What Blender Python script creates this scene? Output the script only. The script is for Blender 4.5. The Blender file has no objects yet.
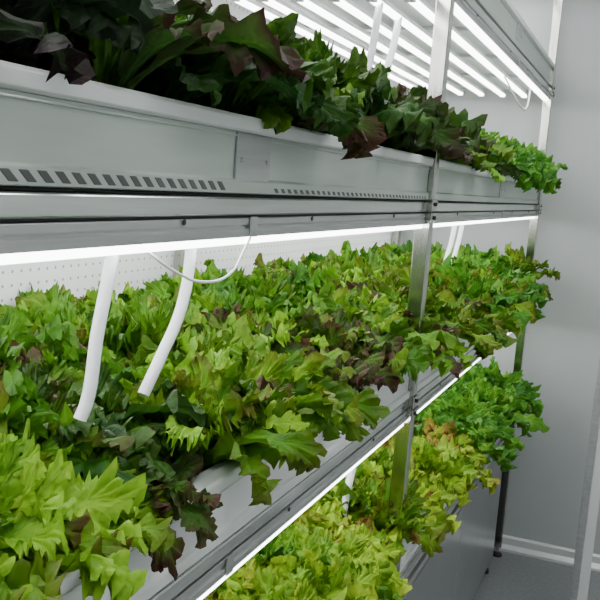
import bpy, math, random
from mathutils import Vector, Matrix
random.seed(7)
scene = bpy.context.scene
A = 0.46          # distance camera -> rack face (m), also the unit used for shelf heights
EYE = 1.6
COL = scene.collection

# ------------------------------------------------------------ materials
def new_mat(name):
    m = bpy.data.materials.new(name); m.use_nodes = True
    nt = m.node_tree
    return m, nt, nt.nodes["Principled BSDF"]

def simple(name, col, rough=0.5, metal=0.0, noise=0.06, scale=8.0, stretch=None, bump=0.0):
    m, nt, b = new_mat(name)
    tc = nt.nodes.new("ShaderNodeTexCoord")
    mp = nt.nodes.new("ShaderNodeMapping")
    if stretch: mp.inputs["Scale"].default_value = stretch
    nt.links.new(tc.outputs["Object"], mp.inputs["Vector"])
    n = nt.nodes.new("ShaderNodeTexNoise"); n.inputs["Scale"].default_value = scale
    n.inputs["Detail"].default_value = 5
    nt.links.new(mp.outputs[0], n.inputs["Vector"])
    r = nt.nodes.new("ShaderNodeValToRGB")
    r.color_ramp.elements[0].position = 0.3; r.color_ramp.elements[1].position = 0.7
    r.color_ramp.elements[0].color = (*[max(0, c*(1-noise)) for c in col], 1)
    r.color_ramp.elements[1].color = (*[min(1, c*(1+noise)) for c in col], 1)
    nt.links.new(n.outputs["Fac"], r.inputs[0]); nt.links.new(r.outputs[0], b.inputs["Base Color"])
    b.inputs["Roughness"].default_value = rough; b.inputs["Metallic"].default_value = metal
    if bump:
        bp = nt.nodes.new("ShaderNodeBump"); bp.inputs["Strength"].default_value = bump
        bp.inputs["Distance"].default_value = 0.002
        nt.links.new(n.outputs["Fac"], bp.inputs["Height"]); nt.links.new(bp.outputs[0], b.inputs["Normal"])
    return m

M_alu   = simple("brushed_aluminium", (0.52,0.53,0.53), 0.34, 0.75, 0.12, 6, (6,0.6,14))
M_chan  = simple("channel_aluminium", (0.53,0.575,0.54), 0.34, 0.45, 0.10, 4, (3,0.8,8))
M_steel = simple("stainless_steel", (0.50,0.50,0.46), 0.15, 1.0, 0.18, 10, (8,8,0.6))
M_beam  = simple("polished_beam_steel", (0.72,0.74,0.72), 0.18, 0.92, 0.16, 6, (4,0.5,10))
M_white = simple("white_plastic", (0.82,0.83,0.83), 0.3, 0, 0.03)
M_tube  = simple("white_tube_plastic", (0.88,0.89,0.92), 0.3, 0, 0.02)
M_dark  = simple("dark_rubber_and_gap_shade", (0.02,0.02,0.022), 0.55, 0, 0.2)  # rubber and fittings, also the painted shade in the beam gaps
M_slot  = simple("shadowed_slot_metal", (0.11,0.115,0.115), 0.5, 0.2, 0.1)
M_panel = simple("white_enamel_panel", (0.72,0.73,0.73), 0.35, 0.1, 0.04, 3)
M_cab   = simple("cabinet_sheet_metal", (0.34,0.35,0.36), 0.28, 0.6, 0.08, 3)
M_wall  = simple("insulated_wall_panel", (0.49,0.51,0.51), 0.38, 0.1, 0.04, 1.5)
M_base  = simple("baseboard_aluminium", (0.72,0.73,0.73), 0.35, 0.2, 0.03)
M_ceil  = simple("ceiling_panel_paint", (0.8,0.8,0.8), 0.6, 0, 0.03)
M_floor = simple("grey_vinyl_floor", (0.25,0.255,0.265), 0.4, 0, 0.12, 60)

def perforated():
    m, nt, b = new_mat("perforated_white_panel")
    N = nt.nodes.new; L = nt.links.new
    tc = N("ShaderNodeTexCoord")
    sc = N("ShaderNodeVectorMath"); sc.operation='SCALE'; sc.inputs[3].default_value = 1/0.026
    L(tc.outputs["Object"], sc.inputs[0])
    fr = N("ShaderNodeVectorMath"); fr.operation='FRACTION'; L(sc.outputs[0], fr.inputs[0])
    su = N("ShaderNodeVectorMath"); su.operation='SUBTRACT'; su.inputs[1].default_value=(0.5,0.5,0.5); L(fr.outputs[0], su.inputs[0])
    mu = N("ShaderNodeVectorMath"); mu.operation='MULTIPLY'; mu.inputs[1].default_value=(0,1,1); L(su.outputs[0], mu.inputs[0])
    le = N("ShaderNodeVectorMath"); le.operation='LENGTH'; L(mu.outputs[0], le.inputs[0])
    lt = N("ShaderNodeMath"); lt.operation='LESS_THAN'; lt.inputs[1].default_value=0.12; L(le.outputs["Value"], lt.inputs[0])
    mx = N("ShaderNodeMix"); mx.data_type='RGBA'
    mx.inputs[6].default_value=(0.74,0.75,0.75,1); mx.inputs[7].default_value=(0.25,0.26,0.26,1)
    L(lt.outputs[0], mx.inputs[0]); L(mx.outputs[2], b.inputs["Base Color"])
    b.inputs["Roughness"].default_value=0.4
    return m
M_perf = perforated()

def emis(name, col, st):
    m, nt, b = new_mat(name)
    b.inputs["Base Color"].default_value=(0.9,0.9,0.9,1)
    b.inputs["Emission Color"].default_value=(*col,1)
    b.inputs["Emission Strength"].default_value=st
    return m
M_led = emis("led_diffuser", (0.98,0.995,0.99), 11.0)
M_fill_glow = emis("added_fill_glow", (0.95,0.99,0.98), 13.0)  # glow of the added fill panels above the aisle

def leaf_mat(name, dark, mid, light, tip, tip_amt, rib=(0.45,0.62,0.22), rib_amt=0.5):
    m, nt, b = new_mat(name)
    N = nt.nodes.new; L = nt.links.new
    at = N("ShaderNodeAttribute"); at.attribute_name="leaf"
    sp = N("ShaderNodeSeparateColor"); L(at.outputs["Color"], sp.inputs[0])
    oi = N("ShaderNodeObjectInfo")
    tc = N("ShaderNodeTexCoord")
    no = N("ShaderNodeTexNoise"); no.inputs["Scale"].default_value=38; no.inputs["Detail"].default_value=4
    L(tc.outputs["Object"], no.inputs["Vector"])
    a1 = N("ShaderNodeMath"); a1.operation='MULTIPLY_ADD'; a1.inputs[1].default_value=0.42
    L(sp.outputs[0], a1.inputs[0])
    o1 = N("ShaderNodeMath"); o1.operation='MULTIPLY'; o1.inputs[1].default_value=0.34; L(oi.outputs["Random"], o1.inputs[0])
    L(o1.outputs[0], a1.inputs[2])
    a2 = N("ShaderNodeMath"); a2.operation='MULTIPLY_ADD'; a2.inputs[1].default_value=0.45
    L(no.outputs["Fac"], a2.inputs[0]); L(a1.outputs[0], a2.inputs[2])
    rp = N("ShaderNodeValToRGB"); e=rp.color_ramp.elements
    e[0].position=0.28; e[0].color=(*dark,1); e[1].position=0.98; e[1].color=(*light,1)
    k=e.new(0.60); k.color=(*mid,1)
    L(a2.outputs[0], rp.inputs[0])
    t1 = N("ShaderNodeMath"); t1.operation='POWER'; t1.inputs[1].default_value=2.0; L(sp.outputs[2], t1.inputs[0])
    n2 = N("ShaderNodeTexNoise"); n2.inputs["Scale"].default_value=16; L(tc.outputs["Object"], n2.inputs["Vector"])
    t2 = N("ShaderNodeMath"); t2.operation='MULTIPLY'; L(t1.outputs[0], t2.inputs[0]); L(n2.outputs["Fac"], t2.inputs[1])
    t3 = N("ShaderNodeMath"); t3.operation='MULTIPLY'; t3.use_clamp=True; L(t2.outputs[0], t3.inputs[0])
    orr = N("ShaderNodeMapRange"); orr.inputs[3].default_value=0.0; orr.inputs[4].default_value=2.6*tip_amt
    wn = N("ShaderNodeMath"); wn.operation='MULTIPLY_ADD'; wn.inputs[1].default_value=0.35; L(sp.outputs[0], wn.inputs[0]); L(oi.outputs["Random"], wn.inputs[2])
    wf = N("ShaderNodeMath"); wf.operation='FRACT'; L(wn.outputs[0], wf.inputs[0])
    wp = N("ShaderNodeMath"); wp.operation='POWER'; wp.inputs[1].default_value=1.9; L(wf.outputs[0], wp.inputs[0]); L(wp.outputs[0], orr.inputs[0])
    L(orr.outputs[0], t3.inputs[1])
    mx = N("ShaderNodeMix"); mx.data_type='RGBA'; L(t3.outputs[0], mx.inputs[0]); L(rp.outputs[0], mx.inputs[6]); mx.inputs[7].default_value=(*tip,1)
    r1 = N("ShaderNodeMapRange"); r1.inputs[1].default_value=0.0; r1.inputs[2].default_value=0.07; r1.inputs[3].default_value=rib_amt; r1.inputs[4].default_value=0
    L(sp.outputs[1], r1.inputs[0])
    m2 = N("ShaderNodeMix"); m2.data_type='RGBA'; L(r1.outputs[0], m2.inputs[0]); L(mx.outputs[2], m2.inputs[6]); m2.inputs[7].default_value=(*rib,1)
    L(m2.outputs[2], b.inputs["Base Color"])
    b.inputs["Roughness"].default_value=0.46
    b.inputs["Specular IOR Level"].default_value=0.22
    bp = N("ShaderNodeBump"); bp.inputs["Strength"].default_value=0.8; bp.inputs["Distance"].default_value=0.006
    n3 = N("ShaderNodeTexNoise"); n3.inputs["Scale"].default_value=80; L(tc.outputs["Object"], n3.inputs["Vector"])
    L(n3.outputs["Fac"], bp.inputs["Height"]); L(bp.outputs[0], b.inputs["Normal"])
    tr = N("ShaderNodeBsdfTranslucent"); L(m2.outputs[2], tr.inputs["Color"])
    ms = N("ShaderNodeMixShader"); ms.inputs[0].default_value=0.30
    out = nt.nodes["Material Output"]
    L(b.outputs[0], ms.inputs[1]); L(tr.outputs[0], ms.inputs[2]); L(ms.outputs[0], out.inputs["Surface"])
    return m
M_green = leaf_mat("green_leaf", (0.022,0.11,0.004),(0.105,0.30,0.010),(0.31,0.54,0.028),(0.12,0.050,0.018),0.65,(0.28,0.48,0.06),0.3)
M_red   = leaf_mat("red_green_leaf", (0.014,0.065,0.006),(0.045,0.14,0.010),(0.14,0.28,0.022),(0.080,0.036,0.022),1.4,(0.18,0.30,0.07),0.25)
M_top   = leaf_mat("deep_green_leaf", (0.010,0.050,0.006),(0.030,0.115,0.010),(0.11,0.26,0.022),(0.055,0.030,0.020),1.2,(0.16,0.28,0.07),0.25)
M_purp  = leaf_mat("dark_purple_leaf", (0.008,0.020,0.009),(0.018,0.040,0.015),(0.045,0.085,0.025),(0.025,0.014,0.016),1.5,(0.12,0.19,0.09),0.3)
M_curl  = leaf_mat("curly_green_leaf", (0.020,0.11,0.008),(0.075,0.26,0.015),(0.23,0.48,0.035),(0.05,0.14,0.02),0.2,(0.2,0.42,0.05),0.2)
M_yell  = leaf_mat("yellow_green_leaf", (0.075,0.22,0.004),(0.29,0.50,0.018),(0.58,0.76,0.06),(0.24,0.10,0.03),1.1,(0.5,0.7,0.1),0.35)

# ------------------------------------------------------------ mesh helpers
class MB:
    """collects geometry for one object with several materials"""
    def __init__(s): s.v=[]; s.f=[]; s.m=[]; s.mats=[]
    def mi(s, mat):
        if mat not in s.mats: s.mats.append(mat)
        return s.mats.index(mat)
    def box(s,x0,x1,y0,y1,z0,z1,mat,skew=0):
        n=len(s.v); i=s.mi(mat)
        s.v += [(x0,y0,z0),(x1,y0,z0),(x1,y1,z0),(x0,y1,z0),(x0,y0+skew,z1),(x1,y0+skew,z1),(x1,y1+skew,z1),(x0,y1+skew,z1)]
        for q in [(0,3,2,1),(4,5,6,7),(0,1,5,4),(1,2,6,5),(2,3,7,6),(3,0,4,7)]:
            s.f.append(tuple(n+k for k in q)); s.m.append(i)
    def prof(s,pts,y0,y1,mat,ax='Y'):
        n=len(s.v); k=len(pts); i=s.mi(mat)
        for y in (y0,y1):
            for (p,z) in pts: s.v.append((p,y,z) if ax=='Y' else (y,p,z))
        for j in range(k):
            s.f.append((n+j,n+(j+1)%k,n+k+(j+1)%k,n+k+j)); s.m.append(i)
        s.f.append(tuple(n+j for j in range(k))[::-1]); s.m.append(i)
        s.f.append(tuple(n+k+j for j in range(k))); s.m.append(i)
    def cyl(s,c,r,h,mat,axis='Z',n=20,r2=None):
        b=len(s.v); i=s.mi(mat); r2 = r if r2 is None else r2
        for zz,rr in ((0,r),(h,r2)):
            for j in range(n):
                a=2*math.pi*j/n; p=(rr*math.cos(a),rr*math.sin(a),zz)
                if axis=='X': p=(p[2],p[0],p[1])
                elif axis=='Y': p=(p[0],p[2],p[1])
                s.v.append((c[0]+p[0],c[1]+p[1],c[2]+p[2]))
        for j in range(n):
            s.f.append((b+j,b+(j+1)%n,b+n+(j+1)%n,b+n+j)); s.m.append(i)
        s.f.append(tuple(b+j for j in range(n))[::-1]); s.m.append(i)
        s.f.append(tuple(b+n+j for j in range(n))); s.m.append(i)
    def obj(s,name,parent=None,bevel=0.0):
        me=bpy.data.meshes.new(name); me.from_pydata(s.v,[],s.f)
        for m in s.mats: me.materials.append(m)
        me.polygons.foreach_set("material_index", s.m); me.update()
        import bmesh
        bm=bmesh.new(); bm.from_mesh(me); bmesh.ops.recalc_face_normals(bm,faces=bm.faces); bm.to_mesh(me); bm.free()
        o=bpy.data.objects.new(name,me); COL.objects.link(o)
        if parent: o.parent=parent
        if bevel:
            b=o.modifiers.new("bevel",'BEVEL'); b.width=bevel; b.segments=2; b.limit_method='ANGLE'
        return o
def empty(name):
    e=bpy.data.objects.new(name,None); COL.objects.link(e); e.empty_display_size=0.1; return e
def tube(name,pts,r,mat,parent):
    cu=bpy.data.curves.new(name,'CURVE'); cu.dimensions='3D'; cu.bevel_depth=r; cu.bevel_resolution=4; cu.resolution_u=10
    cu.use_fill_caps=True
    sp=cu.splines.new('BEZIER'); sp.bezier_points.add(len(pts)-1)
    for b,p in zip(sp.bezier_points,pts):
        b.co=p; b.handle_left_type=b.handle_right_type='AUTO'
    cu.materials.append(mat)
    o=bpy.data.objects.new(name,cu); COL.objects.link(o); o.parent=parent; return o

# ------------------------------------------------------------ room
XL,XR,YB,YE,ZC = -1.30, 1.15, -1.6, 4.08, 2.72
def slab(name,*a,mat):
    mb=MB(); mb.box(*a,mat); return mb.obj(name)
slab("floor",XL-.1,XR+.1,YB-.1,YE+.1,-0.1,0,mat=M_floor)
slab("ceiling",XL-.1,XR+.1,YB-.1,YE+.1,ZC,ZC+.1,mat=M_ceil)
slab("wall_left",XL-.1,XL,YB-.1,YE+.1,0,ZC,mat=M_wall)
slab("wall_right",XR,XR+.1,YB-.1,YE+.1,0,ZC,mat=M_wall)
slab("wall_back",XL,XR,YB-.1,YB,0,ZC,mat=M_wall)
mb=MB()
for x0,x1 in ((XL,-0.003+0.36),(0.36,XR)):
    mb.box(x0,x1-0.003,YE,YE+.1,0,ZC,M_wall)
mb.box(0.35,0.37,YE+0.004,YE+.1,0,ZC,M_dark)
mb.obj("wall_end",bevel=0.002)
mb=MB()
mb.prof([(YE,0),(YE-.03,0),(YE-.03,.012),(YE-.014,.03),(YE-.014,.06),(YE-.008,.068),(YE,.068)],XL,XR,M_base,ax='X')
mb.obj("baseboard_end")
mb=MB()
mb.prof([(XR,0),(XR-.03,0),(XR-.03,.012),(XR-.014,.03),(XR-.014,.06),(XR,.068)],YB,YE-.03,M_base)
mb.obj("baseboard_right")
mb=MB(); mb.box(0.15,0.55,-0.9,0.5,ZC-.05,ZC,M_white); mb.box(0.165,0.535,-0.88,0.48,ZC-.056,ZC-.05,M_fill_glow)  # unseen glowing panel, added to brighten the aisle and walls
mb.obj("added_ceiling_fill",bevel=0.003)
mb=MB(); mb.box(0.15,0.55,1.6,3.0,ZC-.05,ZC,M_white); mb.box(0.165,0.535,1.62,2.98,ZC-.056,ZC-.05,M_fill_glow)  # second unseen panel, added as more fill
mb.obj("added_ceiling_fill.001",bevel=0.003)

# steel post standing at the right of the aisle
mb=MB(); mb.box(-.122,-.095,3.38,3.41,0.006,ZC,M_alu); mb.box(-.145,-.072,3.355,3.435,0,0.006,M_alu)
mb.box(-.095,-.06,3.39,3.40,0.006,ZC,M_panel)
for dx in (-.138,-.08): mb.cyl((dx,3.365,0.006),.005,.005,M_dark)
mb.obj("support_post",bevel=0.002)

# ------------------------------------------------------------ rack
rack = empty("hydroponic_grow_rack")
X0 = -0.470   # channel face
XB = -1.055
Y_POST = [(-0.02),1.985,3.985]
BAYS = [(0.0,1.965),(2.005,3.965)]
LEVELS = {"top":1.07,"upper":0.0,"middle":-0.97,"bottom":-1.94}
def Z(k): return EYE+k*A

def channel(name,o,y0,y1,joint=None,slots=False):
    mb=MB(); z=lambda k: Z(o+k)
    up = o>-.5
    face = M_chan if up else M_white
    mb.prof([(X0+.001,z(.112)),
             (X0+.001,z(-.008)),(X0+.006,z(-.014)),(X0+.006,z(-.046)),(X0-.01,z(-.050)),(X0-.016,z(-.046)),(X0-.016,z(.112))],y0,y1,face)
    mb.prof([(X0-.016,z(.112)),(X0+.004,z(.112)),(X0+.009,z(.118)),(X0+.010,z(.145)),(X0+.007,z(.154)),(X0-.012,z(.154)),(X0-.016,z(.148))],y0,y1,M_white)
    mb.box(X0,X0+.0035,y0,y1,z(.098),z(.104),face)
    y=y0+.02
    while slots and y<y1-.03:
        if y<joint-.02 :
            mb.box(X0+.004,X0+.0066,y,y+.013,z(-.040),z(-.018),M_slot,skew=-.013)
        elif y>joint+.12:
            mb.box(X0+.004,X0+.0066,y,y+.012,z(-.042),z(-.029),M_slot,skew=-.008)
        y+=.023
    if joint and up:
        mb.box(X0+.001,X0+.0045,joint,joint+.10,z(-.046),z(.11),M_alu)
        mb.cyl((X0+.004,joint+.012,z(.04)),.003,.002,M_steel,axis='X')
        mb.cyl((X0+.004,joint+.088,z(.04)),.003,.002,M_steel,axis='X')
    mb.box(XB+.02,X0-.016,y0,y1,z(.085),z(.10),M_white)
    mb.box(XB+.02,XB+.035,y0,y1,z(-.046),z(.15),M_chan)
    mb.box(XB+.035,X0-.016,y0,y1,z(-.046),z(-.035),M_chan)
    mb.box(X0-.030,X0-.0165,y0,y1,z(.10),z(.143),M_white)
    return mb.obj(name,rack,bevel=0.0012)

def beam(name,o,y0,y1,gap=True):
    mb=MB(); z=lambda k: Z(o+k)
    mb.box(X0-.03,X0-.004,y0,y1,z(-.056),z(-.050),M_dark)  # dark strip painted in as shade of the gap under the channel
    mb.prof([(X0+.002,z(-.057)),(X0+.004,z(-.062)),(X0+.004,z(-.100)),(X0+.001,z(-.105)),(X0-.03,z(-.105)),(X0-.03,z(-.057))],y0,y1,M_beam)
    mb.box(X0-.03,X0-.003,y0,y1,z(-.112),z(-.105),M_dark)  # dark strip for the shaded gap between beam and LED housing
    mb.prof([(X0+.003,z(-.112)),(X0+.003,z(-.130)),(X0+.0005,z(-.133)),(X0+.0005,z(-.138)),(X0+.004,z(-.141)),(X0+.004,z(-.163)),(X0-.022,z(-.163)),(X0-.022,z(-.112))],y0,y1,M_alu)
    mb.box(XB+.0,XB+.03,y0,y1,z(-.105),z(-.056),M_beam)
    mb.box(XB+.03,X0-.03,y0,y1,z(-.105),z(-.092),M_panel)
    n=5
    for i in range(n):
        yy=y0+.03+(y1-y0-.06)*i/(n-1)
        mb.box(XB+.03,X0-.03,yy-.012,yy+.012,z(-.128),z(-.105),M_alu)
    for yy in (y0+.3,y0+.86,y0+1.25,y0+1.7):
        mb.cyl((X0+.0035,yy,z(-.118)),.0035,.002,M_dark,axis='X')
    yy=y0+1.04
    mb.box(X0+.004,X0+.007,yy-.010,yy+.010,z(-.163),z(-.108),M_alu)
    return mb.obj(name,rack,bevel=0.001)

def leds(name,o,y0,y1):
    mb=MB(); z=lambda k: Z(o+k)
    mb.box(X0-.018,X0+.001,y0+.01,y1-.01,z(-.182),z(-.163),M_led)
    xs=[-.565,-.655,-.745,-.835,-.925,-1.0]
    for x in xs:
        mb.prof([(x-.013,z(-.128)),(x+.013,z(-.128)),(x+.013,z(-.150)),(x-.013,z(-.150))],y0+.02,y1-.02,M_white)
        mb.prof([(x-.011,z(-.150)),(x+.011,z(-.150)),(x+.011,z(-.160)),(x+.006,z(-.170)),(x-.006,z(-.170)),(x-.011,z(-.160))],y0+.03,y1-.03,M_led)
        for yy in (y0+.02,y1-.03): mb.box(x-.013,x+.013,yy,yy+.01,z(-.172),z(-.128),M_white)
    return mb.obj(name,rack)

for ln,o in LEVELS.items():
    for i,(y0,y1) in enumerate(BAYS):
        channel(f"growing_channel_{ln}_{i+1}",o,y0,y1,joint=(0.98 if i==0 else 2.95),slots=(ln=="upper" and i==0))
        beam(f"shelf_beam_{ln}_{i+1}",o,y0,y1)
        if ln!="bottom": leds(f"led_bars_{ln}_{i+1}",o,y0,y1)
for i,(y0,y1) in enumerate(BAYS):
    beam(f"canopy_beam_{i+1}",2.06,y0,y1); leds(f"canopy_led_bars_{i+1}",2.06,y0,y1)

for i,y in enumerate(Y_POST):
    for j,(x0,x1) in enumerate(((-.490,-.456),(XB-.034,XB))):
        mb=MB()
        mb.box(x0,x1,y-.017,y+.017,0.045,2.56,M_steel)
        mb.cyl(((x0+x1)/2,y,0.0),.022,.012,M_dark); mb.cyl(((x0+x1)/2,y,0.012),.007,.035,M_steel)
        mb.box(x0-.001,x1+.001,y-.018,y+.018,2.56,2.566,M_dark)
        if j==0:
            for o in list(LEVELS.values())+[2.06]:
                mb.box(x1,x1+.004,y-.022,y+.022,Z(o-.150),Z(o-.040),M_steel)
                mb.box(x1,x1+.006,y-.022,y+.022,Z(o-.108),Z(o-.098),M_dark)
                for dz in (-.065,-.13): mb.cyl((x1+.004,y,Z(o+dz)),.0055,.004,M_dark,axis='X',n=6)
        mb.obj(f"post_{i+1}_{j+1}",rack,bevel=0.003)
for i,y in enumerate(Y_POST):
    mb=MB()
    for o in list(LEVELS.values())+[2.06]:
        mb.box(XB,-.490,y-.012,y+.012,Z(o-.115),Z(o-.06),M_beam)
    mb.obj(f"cross_rail_{i+1}",rack,bevel=0.002)
for i,(y0,y1) in enumerate(BAYS):
    mb=MB(); mb.box(XB-.045,XB-.036,y0-.02,y1+.02,0.62,2.56,M_perf)
    mb.obj(f"perforated_back_panel_{i+1}",rack)
for i,(y0,y1) in enumerate(((0.01,1.955),(2.015,3.84))):
    mb=MB()
    mb.box(XB+.02,X0-.004,y0,y1,.05,.595,M_cab)
    mb.box(X0-.004,X0-.001,y0+.01,(y0+y1)/2-.004,.06,.575,M_cab)
    mb.box(X0-.004,X0-.001,(y0+y1)/2+.004,y1-.01,.06,.575,M_cab)
    mb.box(X0-.03,X0+.004,y0,y1,.595,.612,M_alu)
    for yy in (y0+.07,y1-.07):
        for xx in (X0-.02,XB+.06):
            mb.cyl((xx,yy,0.0),.016,.018,M_dark); mb.cyl((xx,yy,.018),.006,.034,M_steel)
    mb.obj(f"reservoir_cabinet_{i+1}",rack,bevel=0.002)

# hoses and cables
E=EYE
hose = [
 ("hose_1",[(-.502,.785,E-.060),(-.502,.779,E-.096),(-.503,.762,E-.17),(-.502,.748,E-.235),(-.505,.742,E-.252)],.0068),
 ("hose_2",[(-.502,.946,E-.060),(-.502,.9475,E-.101),(-.502,.932,E-.160),(-.502,.890,E-.212),(-.502,.872,E-.232),(-.505,.862,E-.250)],.0068),
 ("hose_3",[(-.60,2.95,E-.055),(-.60,2.93,E-.14),(-.60,2.86,E-.22),(-.60,2.80,E-.30)],.008),
 ("hose_4",[(-.60,3.08,E-.055),(-.60,3.05,E-.14),(-.60,2.98,E-.22),(-.60,2.92,E-.30)],.008),
 ("hose_5",[(-.65,2.08,E+.42),(-.65,2.06,E+.34),(-.65,2.03,E+.25),(-.65,2.00,E+.12)],.009),
 ("hose_6",[(-.65,2.25,E+.42),(-.65,2.22,E+.34),(-.65,2.16,E+.25),(-.65,2.10,E+.12)],.009),
 ("hose_7",[(-.58,2.0,E-.50),(-.58,1.97,E-.62),(-.58,1.93,E-.70),(-.58,1.90,E-.80)],.009),
 ("cable_1",[(-.480,.80,E-.080),(-.466,.84,E-.104),(-.462,.91,E-.122),(-.462,.98,E-.115),(-.466,1.02,E-.090),(-.466,1.035,E-.076)],.0016),
 ("cable_3",[(-.55,3.3,E+.42),(-.50,3.42,E+.33),(-.49,3.5,E+.33),(-.50,3.62,E+.42)],.003),
]
for n,p,r in hose: tube(n,p,r,M_tube,rack)

# ------------------------------------------------------------ lettuce
KIND={ # rim verts, rings, ruffle, lobe depth, lobe count, frill k's
 "frill":(96,7,.60,.05,5,(7,17,31)),
 "oak":  (84,7,.46,.12,7,(7,15,27)),
 "smooth":(64,6,.38,.05,5,(5,11,19)),
 "curly":(64,5,.70,.14,6,(7,13,25)),
}
def add_leaf(V,F,C,az,L,W,e0,e1,rng,kind,base_r=0.01):
    NR,NK,amp,lob,kl,ks=KIND[kind]
    lr=rng.random(); ph=[rng.uniform(0,6.28) for _ in range(9)]
    twist=rng.uniform(-.8,.8); sway=rng.uniform(-.3,.3)*L
    T=24; cr=[base_r]; cz=[0.0]; ce=[e0]
    for i in range(1,T+6):
        t=i/T; el=e0+(e1-e0)*t**1.5
        cr.append(cr[-1]+math.cos(el)*L/T); cz.append(cz[-1]+math.sin(el)*L/T); ce.append(el)
    def line(t):
        x=max(0,min(T+3.999,t*T)); i=int(x); q=x-i
        return cr[i]*(1-q)+cr[i+1]*q, cz[i]*(1-q)+cz[i+1]*q, ce[i]*(1-q)+ce[i+1]*q
    ca,sa=math.cos(az),math.sin(az)
    base=len(V); tc=.70
    m1=rng.uniform(.6,1.3); m2=rng.uniform(.7,1.3)
    for k in range(NK+1):
        rho=(k/NK)**.85
        for j in range(NR):
            if k==0 and j: break
            th=2*math.pi*j/NR
            c,s=math.cos(th),math.sin(th)
            edge=rho**2.2
            fm=.7+.5*math.sin(2*th+ph[8])
            p15=ks[1]*th+ph[2]+1.3*math.sin(2*th+ph[6]); p29=ks[2]*th+ph[3]+1.5*math.sin(3*th+ph[7])
            out=1+lob*m1*math.sin(kl*th+ph[0]+.9*math.sin(2*th+ph[1]))*rho \
                 +.055*fm*math.cos(p15)*edge+.035*math.cos(p29)*edge
            cc=math.copysign(abs(c)**.80,c); ss=math.copysign(abs(s)**.80,s)
            t=tc+rho*cc*out*((1-tc) if c>0 else tc*min(1,1/out))
            t=max(0,t)
            wid=.14+.86*min(1,max(0,(t-.05)/.55))**1.3
            lat=rho*ss*out*W*wid+W*.06*math.sin(p29)*edge*wid
            h=amp*m2*W*wid*edge*(math.sin(ks[0]*th+ph[4])*.55+fm*math.sin(p15)*.60+math.sin(p29)*.36)
            h+=.13*W*math.sin(rho*8+3*th+ph[5])*rho*wid+.09*W*math.sin(lat/W*9+ph[6])*math.sin(t*21+ph[7])
            h+=.35*abs(lat)*(1-t)+ .25*W*(lat/W)**2*math.cos(ph[8])
            tw=twist*t
            r0,z0,el=line(t)
            dl=lat*math.cos(tw)-h*math.sin(tw); hh=lat*math.sin(tw)+h*math.cos(tw)
            l2=dl+sway*t*t
            rr=r0-math.sin(el)*hh; zz=z0+math.cos(el)*hh
            V.append((ca*rr-sa*l2, sa*rr+ca*l2, zz))
            C.append((lr,abs(lat)/W,min(1,rho*(.45+.55*t)),1))
    for j in range(NR): F.append((base,base+1+j,base+1+(j+1)%NR))
    for k in range(1,NK):
        a=base+1+(k-1)*NR; b=a+NR
        for j in range(NR): F.append((a+j,b+j,b+(j+1)%NR,a+(j+1)%NR))

def head_mesh(name,seed,kind,mat,n,L,W,open_=1.0):
    rng=random.Random(seed); V=[];F=[];C=[]
    for k in range(n):
        f=k/(n-1)
        az=k*2.39996+rng.uniform(-.3,.3)
        l=L*(0.68+0.32*f)*rng.uniform(.80,1.15); w=W*(0.65+.40*f)*rng.uniform(.7,1.25)
        e0=math.radians(90-28*f*open_+rng.uniform(-6,6)); e1=math.radians(52-88*f*open_+rng.uniform(-28,28))
        add_leaf(V,F,C,az,l,w,e0,e1,rng,kind,base_r=.004+.012*f)
    me=bpy.data.meshes.new(name); me.from_pydata(V,[],F)
    ca=me.color_attributes.new("leaf",'FLOAT_COLOR','POINT')
    ca.data.foreach_set("color",[c for q in C for c in q])
    me.polygons.foreach_set("use_smooth",[True]*len(F)); me.materials.append(mat); me.update()
    return me
G=[head_mesh(f"green_head_{i}",10+i,"frill" if i%3 else "oak",M_green,34,.195,.028) for i in range(6)]
R=[head_mesh(f"red_head_{i}",30+i,"frill" if i%2 else "oak",M_red,32,.190,.029) for i in range(4)]
D=[head_mesh(f"deep_head_{i}",40+i,"frill" if i%2 else "smooth",M_top,34,.190,.027) for i in range(4)]
Pp=[head_mesh(f"purple_head_{i}",50+i,"smooth",M_purp,28,.180,.031) for i in range(2)]
Cc=[head_mesh(f"curly_head_{i}",60+i,"curly",M_curl,46,.185,.024,1.05) for i in range(3)]
Yy=[head_mesh(f"yellow_head_{i}",80+i,"frill",M_yell,34,.172,.030) for i in range(4)]

def plant(parent,name,me,x,y,z,s,rng,tilt=0.0,zs=1.0):
    o=bpy.data.objects.new(name,me); COL.objects.link(o); o.parent=parent
    o.location=(x,y,z)
    q=Matrix.Rotation(tilt,3,'Y')@Matrix.Rotation(rng.uniform(0,6.28),3,'Z')
    o.rotation_euler=q.to_euler()
    o.scale=(s*rng.uniform(.9,1.1),s*rng.uniform(.9,1.1),zs*s*rng.uniform(.80,1.16))

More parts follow.
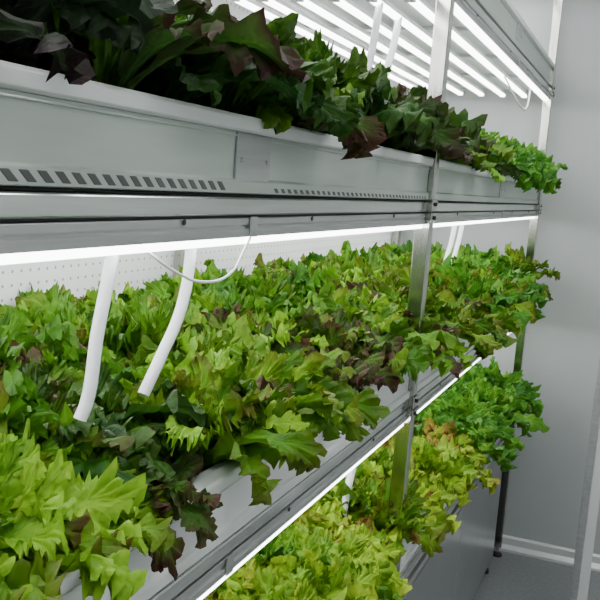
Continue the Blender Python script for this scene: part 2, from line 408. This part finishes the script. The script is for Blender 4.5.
rng=random.Random(5)
rows=[-.530,-.64,-.755,-.86,-.945]
def bed(name,o,picker,sc,step=.14,zs=1.0):
    e=empty(name); zz=Z(o+.10); k=0
    for ri,x in enumerate(rows):
        y=.06+(.07 if ri%2 else 0)
        while y<3.82:
            me,ms,tl=picker(x,y,ri,rng)
            if me is not None:
                k+=1
                plant(e,f"plant_{k}",me,x+rng.uniform(-.012,.012),y+rng.uniform(-.02,.02),zz,sc*ms*(.88 if ri==4 else 1),rng,tl if ri==0 else 0,zs if ri>0 else 1)
            y+=step
    return e
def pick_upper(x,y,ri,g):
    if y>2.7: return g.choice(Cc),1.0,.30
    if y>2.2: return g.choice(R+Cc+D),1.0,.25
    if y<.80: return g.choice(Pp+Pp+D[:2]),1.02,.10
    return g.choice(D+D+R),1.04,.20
def pick_mid(x,y,ri,g):
    s=1.04
    if ri==0 and .66<y<1.02: return g.choice(G+R+R),.76,.36
    if ri==0 and y<.66: return g.choice(G+R),.98,.36
    if y>2.6 and ri<2: return g.choice(Cc+G[:1]),1.12,.36
    if y>2.0 and ri==0: return g.choice(G+R[:1]),1.08,.42
    p=.36 if y<1.5 else .18
    if g.random()<p: return g.choice(R+D[:1]),s*(.95 if ri==0 else 1),.22
    return g.choice(G),s*(.97 if ri==0 else 1),.24
def pick_low(x,y,ri,g):
    if y>2.75 and ri<2: return g.choice(Cc),1.06,.34
    return g.choice(Yy+Yy+G[:1]),1.02,.38
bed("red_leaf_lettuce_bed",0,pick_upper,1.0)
bed("green_leaf_lettuce_bed",-.97,pick_mid,1.0,zs=1.10)
bed("yellow_green_lettuce_bed",-1.94,pick_low,1.0,step=.148)

# ------------------------------------------------------------ world + camera
w=bpy.data.worlds.new("World"); scene.world=w; w.use_nodes=True
w.node_tree.nodes["Background"].inputs[0].default_value=(0.6,0.65,0.7,1)
w.node_tree.nodes["Background"].inputs[1].default_value=0.3

f=905.0
dY=Vector((355,92,-f)).normalized()
dZ=Vector((537,6833,f)).normalized()
dX=dY.cross(dZ).normalized(); dZ=dX.cross(dY).normalized()
cam=bpy.data.cameras.new("camera"); co=bpy.data.objects.new("camera",cam); COL.objects.link(co)
cam.sensor_width=36; cam.lens=36*f/600; cam.clip_start=.02
co.matrix_world=Matrix.Translation((0,0,EYE))@Matrix((dX,dY,dZ)).to_4x4()
scene.camera=co
